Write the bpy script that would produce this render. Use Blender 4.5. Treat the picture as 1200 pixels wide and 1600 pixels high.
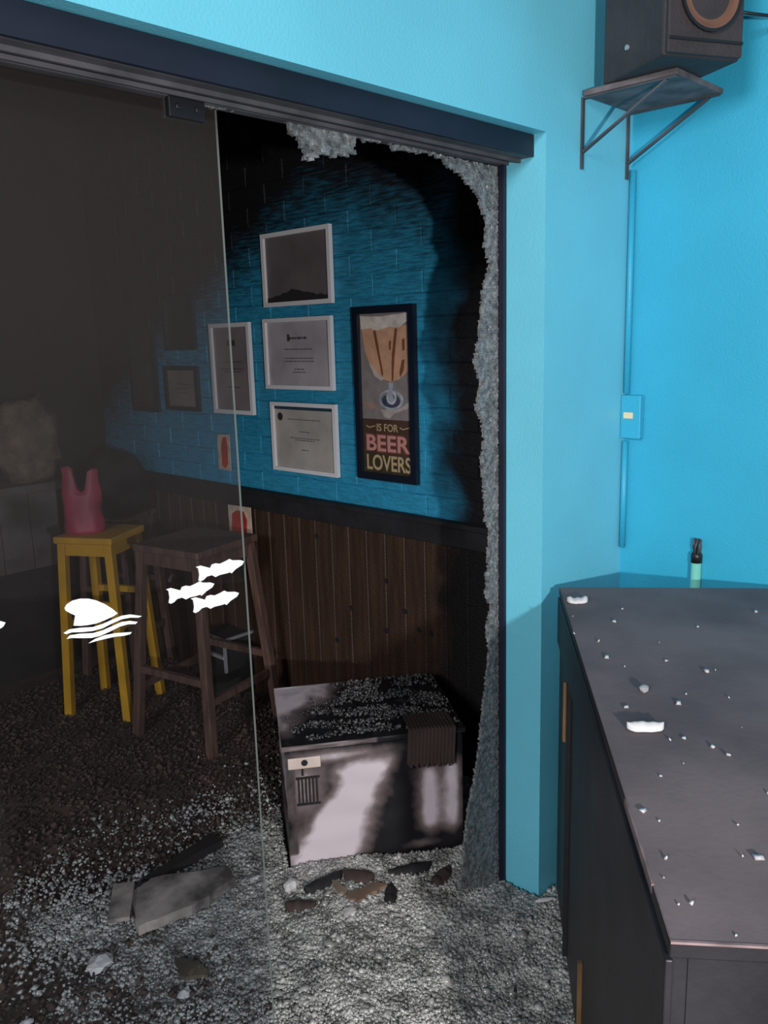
import bpy, bmesh, math, random
import numpy as np
from mathutils import Vector, Matrix, noise
sc = bpy.context.scene
for o in list(bpy.data.objects): bpy.data.objects.remove(o)
C = sc.collection
R = math.radians

# ------------------------------------------------------------------ camera
# world: X along the facade (right), Y into the building, Z up
FPX = 1317.18
CAM = Vector((0, 0, 1.62))
PITCH, ROLL, YAW = R(11.7347), R(-1.667), R(43.943)
fwd = Vector((math.cos(PITCH)*math.cos(YAW), math.cos(PITCH)*math.sin(YAW), -math.sin(PITCH)))
rt0 = Vector((math.sin(YAW), -math.cos(YAW), 0)); up0 = rt0.cross(fwd)
rt = rt0*math.cos(ROLL) + up0*math.sin(ROLL); up = -rt0*math.sin(ROLL) + up0*math.cos(ROLL)
cam = bpy.data.cameras.new('camera'); co = bpy.data.objects.new('camera', cam); C.objects.link(co)
cam.sensor_fit = 'HORIZONTAL'; cam.sensor_width = 36; cam.lens = FPX/1200*36; cam.clip_start = .02
M = Matrix((rt, up, -fwd)).transposed().to_4x4(); M.translation = CAM
co.matrix_world = M; sc.camera = co
def onax(px, py, ax, val):
    v = fwd*FPX + rt*(px-600) - up*(py-800); t = (val-CAM[ax])/v[ax]; return CAM+v*t

# ------------------------------------------------------------------ light, world, exposure
sc.view_settings.view_transform = 'Standard'; sc.view_settings.look = 'None'
sc.view_settings.gamma = 1; sc.view_settings.use_curve_mapping = False
sc.view_settings.exposure = 0.0
w = bpy.data.worlds.new('world'); sc.world = w; w.use_nodes = True
bg = w.node_tree.nodes['Background']; bg.inputs[0].default_value = (.92, .93, 1, 1); bg.inputs[1].default_value = .21
def lamp(name, typ, loc, energy, col=(1, 1, 1), size=.05, aim=None):
    l = bpy.data.lights.new(name, typ); l.energy = energy; l.color = col
    o = bpy.data.objects.new(name, l); C.objects.link(o); o.location = loc
    if typ == 'AREA':
        l.size = size; o.rotation_euler = (Vector(aim)-Vector(loc)).to_track_quat('-Z', 'Y').to_euler()
    else: l.shadow_soft_size = size
    return o
lamp('torch_light', 'POINT', (-.28, -1.15, 1.44), 245, (1, .985, .97), .035)
lamp('fill_light', 'AREA', (-4.0, -.7, 3.2), 185, (.96, .97, 1), 1.2, (1.8, 1.2, 1.0))  # unseen soft fill, added to lift the blue walls in shadow

# ------------------------------------------------------------------ materials
def mat(name, col, rough=.6, metal=0, spec=.5, bump=0, bscale=40, var=0, vscale=6, detail=5, stretch=(1, 1, 1), col2=None, bdist=.004):
    m = bpy.data.materials.new(name); m.use_nodes = True; nt = m.node_tree; b = nt.nodes['Principled BSDF']
    b.inputs['Base Color'].default_value = (*col, 1); b.inputs['Roughness'].default_value = rough
    b.inputs['Metallic'].default_value = metal; b.inputs['Specular IOR Level'].default_value = spec
    tc = nt.nodes.new('ShaderNodeTexCoord'); mp = nt.nodes.new('ShaderNodeMapping'); nt.links.new(tc.outputs['Object'], mp.inputs[0])
    mp.inputs['Scale'].default_value = stretch
    if var or col2:
        n = nt.nodes.new('ShaderNodeTexNoise'); n.inputs['Scale'].default_value = vscale; n.inputs['Detail'].default_value = detail
        nt.links.new(mp.outputs[0], n.inputs['Vector'])
        r = nt.nodes.new('ShaderNodeValToRGB'); nt.links.new(n.outputs['Fac'], r.inputs[0])
        c2 = col2 or tuple(min(1, c*(1+var)) for c in col); c1 = col if col2 else tuple(c*(1-var) for c in col)
        r.color_ramp.elements[0].position = .35; r.color_ramp.elements[0].color = (*c1, 1)
        r.color_ramp.elements[1].position = .65; r.color_ramp.elements[1].color = (*c2, 1)
        nt.links.new(r.outputs[0], b.inputs['Base Color'])
    if bump:
        n = nt.nodes.new('ShaderNodeTexNoise'); n.inputs['Scale'].default_value = bscale; n.inputs['Detail'].default_value = 6
        nt.links.new(mp.outputs[0], n.inputs['Vector'])
        bp = nt.nodes.new('ShaderNodeBump'); bp.inputs['Strength'].default_value = bump; bp.inputs['Distance'].default_value = bdist
        nt.links.new(n.outputs['Fac'], bp.inputs['Height']); nt.links.new(bp.outputs[0], b.inputs['Normal'])
    return m
def mth(nt, op, a, b=None, clamp=False):
    n = nt.nodes.new('ShaderNodeMath'); n.operation = op; n.use_clamp = clamp
    for i, v in enumerate((a, b)):
        if v is None: continue
        if isinstance(v, (int, float)): n.inputs[i].default_value = v
        else: nt.links.new(v, n.inputs[i])
    return n.outputs[0]
def mixc(nt, f, a, b):
    n = nt.nodes.new('ShaderNodeMix'); n.data_type = 'RGBA'
    for i, v in ((0, f), (6, a), (7, b)):
        if isinstance(v, tuple): n.inputs[i].default_value = (*v, 1)
        elif isinstance(v, (int, float)): n.inputs[i].default_value = v
        else: nt.links.new(v, n.inputs[i])
    return n.outputs[2]
def nz(nt, vec, scale, detail=5, stretch=None):
    n = nt.nodes.new('ShaderNodeTexNoise'); n.inputs['Scale'].default_value = scale; n.inputs['Detail'].default_value = detail
    if stretch:
        mp = nt.nodes.new('ShaderNodeMapping'); mp.inputs['Scale'].default_value = stretch; nt.links.new(vec, mp.inputs[0]); vec = mp.outputs[0]
    nt.links.new(vec, n.inputs['Vector']); return n.outputs['Fac']
def smooth(nt, v, a, b):
    n = nt.nodes.new('ShaderNodeMapRange'); n.interpolation_type = 'SMOOTHSTEP'
    nt.links.new(v, n.inputs[0]); n.inputs[1].default_value = a; n.inputs[2].default_value = b; return n.outputs[0]

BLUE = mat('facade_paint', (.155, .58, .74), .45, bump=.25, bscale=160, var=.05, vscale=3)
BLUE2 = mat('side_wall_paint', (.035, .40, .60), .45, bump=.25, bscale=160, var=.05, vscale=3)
# painted brick with soot rising up the wall (soot follows world height, as the smoke layer left it)
def soot_shade_wall(name, base, dark, z0, z1, col2=None, stretch=(1, 1, 9)):
    m = bpy.data.materials.new(name); m.use_nodes = True; nt = m.node_tree; b = nt.nodes['Principled BSDF']
    g = nt.nodes.new('ShaderNodeNewGeometry'); P = g.outputs['Position']
    s = nt.nodes.new('ShaderNodeSeparateXYZ'); nt.links.new(P, s.inputs[0])
    n1 = nz(nt, P, 2.2, 4); n2 = nz(nt, P, 14, 6, stretch)
    h = mth(nt, 'ADD', s.outputs['Z'], mth(nt, 'MULTIPLY', mth(nt, 'SUBTRACT', n1, .5), .55))
    h = mth(nt, 'ADD', h, mth(nt, 'MULTIPLY', mth(nt, 'SUBTRACT', n2, .5), .40))
    h = mth(nt, 'ADD', h, mth(nt, 'MULTIPLY', mth(nt, 'MAXIMUM', mth(nt, 'SUBTRACT', s.outputs['Y'], 2.85), 0), .55))
    f = smooth(nt, h, z0, z1)
    # soot beside the doorway, with the jamb's cast shadow painted into it
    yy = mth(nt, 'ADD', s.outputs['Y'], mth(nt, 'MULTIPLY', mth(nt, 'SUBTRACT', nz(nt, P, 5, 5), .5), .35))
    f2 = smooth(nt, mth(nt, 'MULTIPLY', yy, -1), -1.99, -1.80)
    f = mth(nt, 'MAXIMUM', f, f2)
    c = mixc(nt, smooth(nt, n2, .35, .7), base, col2 or tuple(x*.72 for x in base))
    c = mixc(nt, f, c, dark)
    nt.links.new(c, b.inputs['Base Color']); b.inputs['Roughness'].default_value = .6
    bp = nt.nodes.new('ShaderNodeBump'); bp.inputs['Strength'].default_value = .7; bp.inputs['Distance'].default_value = .006
    nt.links.new(nz(nt, P, 45, 6, (1, 1, 3.5)), bp.inputs['Height']); nt.links.new(bp.outputs[0], b.inputs['Normal'])
    return m
BRICK = soot_shade_wall('soot_shade_painted_brick', (.028, .33, .55), (.007, .007, .009), 1.72, 2.22)
PLANK = soot_shade_wall('soot_shade_pine', (.040, .019, .012), (.006, .005, .006), 2.3, 2.9, (.068, .034, .020), (1, 3, .25))
GROOVE = mat('groove_highlight', (.16, .10, .07), .6)  # paler colour paints the light caught by the plank chamfers
CHAR = mat('charred_black', (.012, .011, .013), .75, bump=.6, bscale=30, var=.5)
DARKW = mat('smoked_wall', (.012, .010, .010), .8, bump=.3, var=.4, vscale=3)
FLOORM = mat('ash_floor', (.022, .015, .013), .85, bump=.8, bscale=25, col2=(.10, .060, .046), vscale=5)
GROUND = mat('grey_cement', (.10, .10, .10), .8, bump=.5, bscale=30, var=.3)
ALU = mat('dark_track_metal', (.010, .013, .027), .5, spec=.4, var=.2)
ALU2 = mat('dusty_track_underside', (.075, .070, .080), .7, var=.3, vscale=10)
BLK = mat('black_plastic', (.012, .012, .015), .4)
WHITEF = mat('white_frame', (.80, .77, .80), .4)
BLKF = mat('black_frame', (.008, .012, .024), .35)
DECAL = mat('white_vinyl', (1, 1, 1), .5)
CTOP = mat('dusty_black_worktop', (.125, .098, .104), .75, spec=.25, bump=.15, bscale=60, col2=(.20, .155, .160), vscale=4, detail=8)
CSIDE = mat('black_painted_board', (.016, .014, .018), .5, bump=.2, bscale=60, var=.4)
CEDGE = mat('worn_highlight_edge', (.22, .15, .15), .6, var=.3, vscale=20)
BRASS = mat('old_brass', (.38, .22, .10), .45, .6, var=.3)
SPK = mat('speaker_cabinet', (.035, .028, .030), .7, bump=.5, bscale=90, var=.3)
CONE = mat('speaker_cone', (.16, .075, .05), .6, var=.2)
STEEL = mat('grey_steel', (.10, .09, .10), .5, .4, var=.3)
TRAY = mat('platform_board', (.13, .105, .11), .7, var=.4, vscale=14)
YEL = mat('yellow_paint', (.58, .30, .02), .45, var=.15)
WOOD = mat('brown_stool_wood', (.105, .058, .046), .6, bump=.3, var=.3, stretch=(4, 4, .6), vscale=12)
REDB = mat('red_plastic', (.36, .03, .07), .5, bump=.4, bscale=12, var=.25)
TAN = mat('tan_sacking', (.22, .15, .11), .85, bump=.9, bscale=25, var=.4, vscale=9, bdist=.02)
GREYF = mat('greyed_bar_front', (.12, .095, .10), .7, var=.3)
CHUNK = mat('white_chunk', (.62, .60, .60), .6, bump=.4, bscale=50, var=.2)
GREYW = mat('scorched_pale_wood', (.55, .47, .42), .7, bump=.4, col2=(.10, .085, .08), vscale=9)
GREEN = mat('pale_green_conduit', (.20, .62, .52), .5)
BROWNC = mat('charred_brown_card', (.05, .032, .027), .8, bump=.3, var=.3)
PALEM = mat('pale_metal', (.5, .5, .55), .35, .5)

def glass_mat():
    m = bpy.data.materials.new('reflection_hazed_glass'); m.use_nodes = True; nt = m.node_tree
    for n in list(nt.nodes): nt.nodes.remove(n)
    out = nt.nodes.new('ShaderNodeOutputMaterial')
    tr = nt.nodes.new('ShaderNodeBsdfTransparent'); tr.inputs[0].default_value = (.84, .86, .88, 1)
    gl = nt.nodes.new('ShaderNodeBsdfGlossy'); gl.inputs[0].default_value = (.9, .9, .9, 1); gl.inputs['Roughness'].default_value = .03
    df = nt.nodes.new('ShaderNodeBsdfDiffuse'); df.inputs[0].default_value = (.30, .25, .22, 1)  # brown film paints the haze of outside reflections into the pane
    lw = nt.nodes.new('ShaderNodeFresnel'); lw.inputs[0].default_value = 1.45
    mx = nt.nodes.new('ShaderNodeMixShader'); gg = nt.nodes.new('ShaderNodeNewGeometry'); ff = mth(nt, 'MULTIPLY', lw.outputs[0], mth(nt, 'SUBTRACT', 1.0, gg.outputs['Backfacing'])); nt.links.new(ff, mx.inputs[0]); nt.links.new(tr.outputs[0], mx.inputs[1]); nt.links.new(gl.outputs[0], mx.inputs[2])
    g = nt.nodes.new('ShaderNodeNewGeometry'); s = nt.nodes.new('ShaderNodeSeparateXYZ'); nt.links.new(g.outputs['Position'], s.inputs[0])
    f = mth(nt, 'ADD', s.outputs['Z'], mth(nt, 'MULTIPLY', mth(nt, 'SUBTRACT', nz(nt, g.outputs['Position'], 3, 4), .5), .6))
    f = smooth(nt, f, .95, 1.75); f = mth(nt, 'ADD', mth(nt, 'MULTIPLY', f, .032), .007)
    m2 = nt.nodes.new('ShaderNodeMixShader'); nt.links.new(f, m2.inputs[0]); nt.links.new(mx.outputs[0], m2.inputs[1]); nt.links.new(df.outputs[0], m2.inputs[2])
    nt.links.new(m2.outputs[0], out.inputs[0]); return m
GLASS = glass_mat()
GEDGE = mat('glass_edge', (.25, .28, .25), .2)
CRAZE = mat('crazed_glass', (.10, .105, .11), .22, spec=.9, bump=.8, bscale=140, col2=(.26, .265, .265), vscale=60)
CRUMB = mat('glass_crumbs', (.19, .19, .178), .16, spec=1.0, col2=(.52, .515, .49), vscale=18)
PICT = mat('picture_glass', (.5, .5, .5), .1)

# ------------------------------------------------------------------ mesh helpers
class MB:
    def __init__(s): s.v = []; s.f = []; s.m = []
    def add(s, vs, fs, mi=0):
        k = len(s.v); s.v += [tuple(v) for v in vs]; s.f += [tuple(i+k for i in f) for f in fs]; s.m += [mi]*len(fs)
    def box(s, x0, x1, y0, y1, z0, z1, mi=0, mat4=None):
        vs = [Vector((x, y, z)) for z in (z0, z1) for y in (y0, y1) for x in (x0, x1)]
        if mat4: vs = [mat4 @ v for v in vs]
        s.add(vs, [(0, 2, 3, 1), (4, 5, 7, 6), (0, 1, 5, 4), (2, 6, 7, 3), (0, 4, 6, 2), (1, 3, 7, 5)], mi)
    def bar(s, a, b, w, d=None, taper=1, mi=0, upv=(0, 0, 1)):
        a, b = Vector(a), Vector(b); d = d or w; t = (b-a).normalized(); u = Vector(upv)
        if abs(t.dot(u)) > .95: u = Vector((1, 0, 0))
        x = t.cross(u).normalized(); y = x.cross(t)
        vs = [p + x*sx*w/2*k + y*sy*d/2*k for p, k in ((a, 1), (b, taper)) for sx, sy in ((-1, -1), (1, -1), (1, 1), (-1, 1))]
        s.add(vs, [(3, 2, 1, 0), (4, 5, 6, 7)] + [(i, (i+1) % 4, (i+1) % 4+4, i+4) for i in range(4)], mi)
    def tube(s, pts, r, n=8, mi=0, cap=True):
        pts = [Vector(p) for p in pts]; k = len(s.v); rs = r if isinstance(r, (list, tuple)) else [r]*len(pts); vs = []
        for i, p in enumerate(pts):
            t = (pts[min(i+1, len(pts)-1)]-pts[max(i-1, 0)]).normalized(); u = Vector((0, 0, 1)) if abs(t.z) < .9 else Vector((1, 0, 0))
            x = t.cross(u).normalized(); y = x.cross(t)
            vs += [p + (x*math.cos(2*math.pi*j/n) + y*math.sin(2*math.pi*j/n))*rs[i] for j in range(n)]
        fs = [(i*n+j, i*n+(j+1) % n, (i+1)*n+(j+1) % n, (i+1)*n+j) for i in range(len(pts)-1) for j in range(n)]
        if cap: fs += [tuple(range(n))[::-1], tuple(range((len(pts)-1)*n, len(pts)*n))]
        s.add(vs, fs, mi)
    def prism(s, poly, z0, z1, mi=0, tf=None):   # poly in xy, extruded in z
        n = len(poly); vs = [Vector((x, y, z)) for z in (z0, z1) for x, y in poly]
        if tf: vs = [tf(v) for v in vs]
        s.add(vs, [tuple(range(n))[::-1], tuple(range(n, 2*n))] + [(i, (i+1) % n, (i+1) % n+n, i+n) for i in range(n)], mi)
    def mesh(s, name, mats, smooth=False, bevel=0):
        me = bpy.data.meshes.new(name); me.from_pydata(s.v, [], s.f)
        for m in (mats if isinstance(mats, (list, tuple)) else [mats]): me.materials.append(m)
        me.polygons.foreach_set('material_index', s.m)
        if smooth: me.polygons.foreach_set('use_smooth', [True]*len(me.polygons))
        bm = bmesh.new(); bm.from_mesh(me); bmesh.ops.recalc_face_normals(bm, faces=bm.faces)
        if bevel: bmesh.ops.bevel(bm, geom=[e for e in bm.edges if e.is_manifold and e.calc_face_angle(0) > .5], offset=bevel, segments=2, affect='EDGES', profile=.5)
        bm.to_mesh(me); bm.free(); me.update(); return me
    def build(s, name, mats, parent=None, smooth=False, bevel=0):
        return link(name, s.mesh(name, mats, smooth, bevel), parent)
def link(name, me, parent=None):
    o = bpy.data.objects.new(name, me); C.objects.link(o)
    if parent: o.parent = parent
    return o
def tag(o, label=None, cat=None, group=None, kind=None):
    for k, v in (('label', label), ('category', cat), ('group', group), ('kind', kind)):
        if v: o[k] = v
    return o
def empty(name, label, cat, loc=(0, 0, 0), rot=(0, 0, 0), group=None, kind=None):
    o = bpy.data.objects.new(name, None); C.objects.link(o); o.location = loc; o.rotation_euler = rot
    o.empty_display_size = .1; return tag(o, label, cat, group, kind)
def lump(name, r, mtl, seed=0, parent=None, sub=3, amp=.35, freq=2.0, flat=False):
    bm = bmesh.new(); bmesh.ops.create_icosphere(bm, subdivisions=sub, radius=1)
    off = Vector((seed*7.3, seed*3.1, seed*1.7))
    for v in bm.verts:
        k = 1 + amp*noise.fractal(v.co*freq+off, 1, 2, 4)
        v.co = Vector((v.co.x*r[0]*k, v.co.y*r[1]*k, v.co.z*r[2]*k))
    me = bpy.data.meshes.new(name)
    zmin = min(v.co.z for v in bm.verts)
    for v in bm.verts: v.co.z = max(v.co.z, zmin*.7) - zmin*.7
    bm.to_mesh(me); bm.free(); me.materials.append(mtl)
    if not flat: me.polygons.foreach_set('use_smooth', [True]*len(me.polygons))
    return link(name, me, parent)

XC, YF, YG, XW, YB = 1.852, 1.206, 1.343, 2.28, 4.3
XL = -2.6; ZT = 3.1

# ------------------------------------------------------------------ setting
b = MB(); b.box(XL-.2, XW+.2, YG-.04, YB+.2, -.1, 0)
fl = b.build('floor', FLOORM); tag(fl, 'dark ash-covered floor inside the doorway', kind='structure')
b = MB(); b.box(-4, XW+.2, -3.5, YG-.04, -.1, 0)
pv = b.build('floor_outer', GROUND); tag(pv, 'grey cement ground in front of the doorway', kind='structure')
b = MB()
b.box(XL, XC, YF, YG+.03, 2.092, ZT)            # header over the opening
wf = b.build('wall_front', BLUE); tag(wf, 'bright blue painted facade wall above the glass doors', kind='structure')
b = MB(); b.box(XC, XW, YF, YG+.03, 0, ZT)
tag(b.build('wall_pillar', BLUE), 'bright blue painted pillar between the broken door and the side wall', kind='structure')
b = MB(); b.box(XW, XW+.15, -.35, YF, 0, ZT)
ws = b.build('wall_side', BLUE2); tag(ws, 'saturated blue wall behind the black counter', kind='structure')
b = MB(); b.box(XW+.004, XW+.15, YF, YB+.1, 0, 2.75)
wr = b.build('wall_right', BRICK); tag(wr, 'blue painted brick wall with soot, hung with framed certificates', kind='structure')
b = MB(); b.box(XL-.1, XW+.15, YB, YB+.1, 0, 2.75)
wb = b.build('wall_back', DARKW); tag(wb, 'smoke-darkened back wall deep inside the room', kind='structure')
b = MB(); b.box(XL-.1, XL, YG+.03, YB, 0, 2.75)
wl = b.build('wall_left', DARKW); tag(wl, 'smoke-darkened left wall inside the room', kind='structure')
b = MB(); b.box(XL-.1, XW+.15, YG+.03, YB+.1, 2.75, 2.85)
ce = b.build('ceiling', CHAR); tag(ce, 'burnt black ceiling inside the room', kind='structure')

# bricks, each its own part (four shared shapes)
rnd = random.Random(4)
BH, BL = .079, .238
bmesh_ = []
for k in range(5):
    m_ = MB(); j = lambda a: rnd.uniform(-a, a)
    L2, H2 = BL/2-.0022, BH/2-.002
    vs = []
    for x, s in ((0, 1.0), (-.0065, .98)):
        for sy, sz in ((-1, -1), (1, -1), (1, 1), (-1, 1)):
            vs.append((x+(j(.0015) if x else 0), sy*L2*s+j(.0015), sz*H2*(s if x == 0 else .955)+j(.0015)))
    m_.add(vs, [(0, 1, 2, 3), (7, 6, 5, 4)]+[(i, (i+1) % 4, (i+1) % 4+4, i+4) for i in range(4)])
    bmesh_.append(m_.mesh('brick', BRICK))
nb = 0
z = .975; row = 0
while z < 2.70:
    y = YG+.04 + (0 if row % 2 else -BL/2)
    while y < YB-.02:
        y0, y1 = max(y, YG+.035), min(y+BL, YB)
        if y1-y0 > .05:
            o = link('brick', bmesh_[rnd.randrange(5)], wr); o.location = (XW+.004+rnd.uniform(-.002, .0015), (y0+y1)/2, z+BH/2)
            o.scale = (1, (y1-y0)/BL, 1); nb += 1
        y += BL
    z += BH; row += 1
print('bricks', nb)
# wainscot planks with highlights painted on the groove chamfers, cap rail
tr = empty('trim_1', 'dark stained vertical board wainscot with black cap rail under the framed pictures', None, (0, 0, 0), kind='structure')
yy = YG+.035
pw = .1005
pm = []
for k in range(3):
    m_ = MB(); h = .885
    prof = [(0, 0), (-.012, .0), (-.016, .0035), (-.016, pw-.0075), (-.010, pw-.003), (-.010, pw-.001), (0, pw-.001)]
    n = len(prof); vs = [(x, y, z_) for z_ in (0, h) for x, y in prof]
    m_.add(vs, [tuple(range(n)), tuple(range(n, 2*n))])
    for i in range(n):
        m_.add([vs[i], vs[(i+1) % n], vs[(i+1) % n+n], vs[i+n]], [(0, 1, 2, 3)], 1 if i == (3+0*k) else 0)
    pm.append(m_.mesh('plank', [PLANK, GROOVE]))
while yy < YB-.02:
    o = link('plank', pm[rnd.randrange(3)], tr); o.location = (XW+rnd.uniform(-.0015, .001), yy, 0)
    o.scale = (1, min(1, (YB-yy)/pw), 1); yy += pw
b = MB(); b.box(XW-.032, XW, YG+.035, YB, .885, .972); b.box(XW-.045, XW, YG+.035, YB, .955, .975)
b.build('cap_rail', CHAR, tr, bevel=.004)
# knots on the planks are in the grain; a few dark knots as real discs
for (kx, ky) in [(495, 838), (604, 908), (549, 950), (604, 985), (655, 984), (674, 990), (527, 1000), (632, 955)]:
    p = onax(kx, ky, 0, XW-.0165)
    q = MB(); q.tube([(p.x+.0005, p.y, p.z), (p.x-.0008, p.y, p.z)], .012, 10); q.build('knot', CHAR, tr)

# ------------------------------------------------------------------ door head track, jamb channel
t = empty('door_track', 'long dark metal track running above the glass doors', 'track', (0, YF, 2.04))
b = MB(); b.box(XL, XC-.001, .033, .045, 0, .051); b.build('fascia', ALU, t, bevel=.002)
b = MB(); b.box(XL, XC-.001, .045, .125, .0, .008)
b.box(XL, XC-.001, .125, .150, -.006, .045)
b.build('underside', ALU2, t, bevel=.0015)
b = MB(); b.box(XL, XC-.001, .072, .078, -.008, 0); b.box(XL, XC-.001, .108, .113, -.008, 0); b.build('guide_rib', ALU2, t)
b = MB(); b.box(XC-.012, XC-.0005, YG-.022, YG+.02, 0, 2.033)
j_ = b.build('jamb_channel', ALU, bevel=.001); tag(j_, 'slim dark blue metal channel standing against the blue pillar', 'door frame')

# ------------------------------------------------------------------ left glass door with decals
d1 = empty('door_1', 'intact hazy frameless glass door with white fish and shark fin decals', 'door', (.985, YG, 0), kind='structure')
GX = .985
b = MB(); b.box(-1.35, 0, -.003, .003, .02, 2.03)
gl = b.mesh('glass_pane', [GLASS, GEDGE])
for p in gl.polygons:
    if abs(p.normal.x) > .9: p.material_index = 1
link('glass_pane', gl, d1)
b = MB()
b.box(-.106, -.031, -.013, -.004, 2.002, 2.036); b.box(-.106, -.031, .004, .013, 2.002, 2.036)
for x in (-.088, -.048): b.tube([(x, -.0165, 2.02), (x, -.012, 2.02)], .006, 10)
tag(b.build('patch_fitting', BLK, d1, bevel=.002), 'small black clamp at the top of the door')
def decal(name, pxs, parent=d1, shift=(0, 0), lab=None):
    ps = []
    for x, y in pxs:
        p = onax(x, y, 1, YG-.0045); ps.append((p.x-GX+shift[0], p.z+shift[1]))
    b = MB(); b.prism(ps, 0, .0008, tf=lambda v: Vector((v.x, -.0042-v.z, v.y)))
    o = b.build(name, DECAL, parent)
    if lab: o['label'] = lab
    return o
s6 = lambda L, ox, oy: [(ox+x/6, oy+y/6) for x, y in L]
FISH = s6([(515, 275), (560, 262), (600, 272), (650, 285), (665, 252), (700, 240), (740, 245), (790, 222), (830, 200), (860, 212), (930, 210), (968, 222), (950, 255), (890, 295), (850, 335), (835, 325), (800, 336), (740, 350), (700, 370), (665, 352), (620, 365), (590, 395), (560, 410), (540, 402), (548, 350), (538, 290)], 220, 840)
decal('fish_decal', FISH, lab='white fish decal, uppermost of three')
decal('fish_decal', [(x-46.5, y+35) for x, y in FISH], lab='white fish decal, leftmost of three')
decal('fish_decal', [(x-8, y+49.5) for x, y in FISH], lab='white fish decal, lowest of three')
decal('fish_decal', [(x*1.1-411, y*1.1+8) for x, y in FISH], lab='white fish decal mostly beyond the left edge')
fin = [(270, 465), (285, 370), (240, 350), (195, 325), (185, 300), (205, 265), (260, 230), (330, 212), (410, 212), (480, 228), (560, 262), (630, 305), (683, 350), (640, 378), (560, 415), (480, 445), (400, 460), (330, 467)]
w1 = [(175, 535), (230, 500), (330, 485), (450, 478), (540, 450), (640, 405), (720, 372), (800, 360), (910, 375), (880, 390), (800, 390), (720, 405), (640, 440), (540, 490), (450, 515), (350, 525), (250, 528), (200, 545)]
w2 = [(205, 590), (235, 555), (330, 540), (450, 535), (540, 510), (640, 465), (720, 430), (800, 420), (870, 430), (850, 450), (780, 452), (700, 475), (600, 525), (520, 560), (440, 580), (330, 582), (250, 580)]
w3 = [(410, 630), (470, 590), (560, 555), (660, 535), (740, 530), (815, 525), (800, 545), (740, 560), (650, 570), (560, 590), (480, 610)]
decal('fin_decal', s6(fin, 70, 900), lab='white shark fin decal')
for w_ in (w1, w2, w3): decal('wave_decal', s6(w_, 70, 900), lab='white curved wave stroke below the fin')

# ------------------------------------------------------------------ broken right glass door: crazed remnants of small cubes
d2 = empty('door_2', 'shattered glass door, only crazed jagged remnants left round the opening', 'door', (XC, YG, 0), kind='structure')
def inside(poly, x, y):
    r = False; n = len(poly)
    for i in range(n):
        x1, y1 = poly[i]; x2, y2 = poly[(i+1) % n]
        if (y1 > y) != (y2 > y) and x < (x2-x1)*(y-y1)/(y2-y1)+x1: r = not r
    return r
def crazed(name, pxs, cell=.0062, seed=1, jag=True, lab=None):
    rr = random.Random(seed); poly = []
    for x, y in pxs:
        p = onax(x, y, 1, YG); poly.append((p.x, p.z))
    xs = [p[0] for p in poly]; zs = [p[1] for p in poly]
    b = MB(); nx = int((max(xs)-min(xs))/cell)+2; nzz = int((max(zs)-min(zs))/cell)+2
    P = {}
    def gp(i, k):
        if (i, k) not in P: P[i, k] = (min(xs)+i*cell+rr.uniform(-.38, .38)*cell, min(zs)+k*cell+rr.uniform(-.38, .38)*cell)
        return P[i, k]
    for i in range(nx):
        for k in range(nzz):
            q = [gp(i, k), gp(i+1, k), gp(i+1, k+1), gp(i, k+1)]
            cx = sum(a[0] for a in q)/4; cz = sum(a[1] for a in q)/4
            if not inside(poly, cx+rr.uniform(-1, 1)*cell*.5, cz+rr.uniform(-1, 1)*cell*.5): continue
            q = [(min(cx+(a[0]-cx)*.95, XC-.013), cz+(a[1]-cz)*.95) for a in q]
            ty, tx = rr.gauss(0, .0006), rr.gauss(0, .0006); dy = rr.gauss(0, .0004)
            f = []
            for y0 in (-.004, .004):
                for n_, a in enumerate(q):
                    f.append((a[0]-XC, y0+dy+(tx if n_ in (1, 2) else -tx)+(ty if n_ > 1 else -ty), a[1]))
            b.add(f, [(3, 2, 1, 0), (4, 5, 6, 7)]+[(m, (m+1) % 4, (m+1) % 4+4, m+4) for m in range(4)])
    o = b.build(name, CRAZE, d2); o['kind'] = 'stuff'
    if lab: o['label'] = lab
    return o
crazed('crazed_glass', [(553, 208), (600, 222), (650, 232), (700, 246), (781, 262), (784, 500), (783, 800), (780, 1100), (780, 1382), (718, 1388), (724, 1330), (730, 1270), (738, 1230), (748, 1170), (752, 1120), (760, 1060), (764, 1020), (760, 980), (766, 950), (758, 930), (762, 880), (764, 830), (757, 800), (756, 760), (750, 715), (756, 690), (752, 655), (742, 640), (750, 600), (740, 565), (748, 530), (754, 450), (765, 415), (756, 380), (760, 345), (750, 320), (742, 300), (730, 285), (712, 268), (700, 262), (690, 248), (660, 238), (640, 236), (615, 233), (600, 224), (580, 222), (560, 217)], seed=3, lab='jagged crazed strip along the right side')
crazed('glass_shard', [(440, 178), (470, 184), (510, 192), (553, 203), (553, 240), (525, 245), (505, 243), (488, 250), (477, 250), (466, 222), (452, 205)], cell=.007, seed=5, lab='hanging crazed shard under the track')
crazed('glass_shard', [(312, 156), (330, 158), (373, 167), (371, 172), (345, 172), (330, 168), (318, 165)], cell=.006, seed=6, lab='thin glass sliver in the track')

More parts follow.
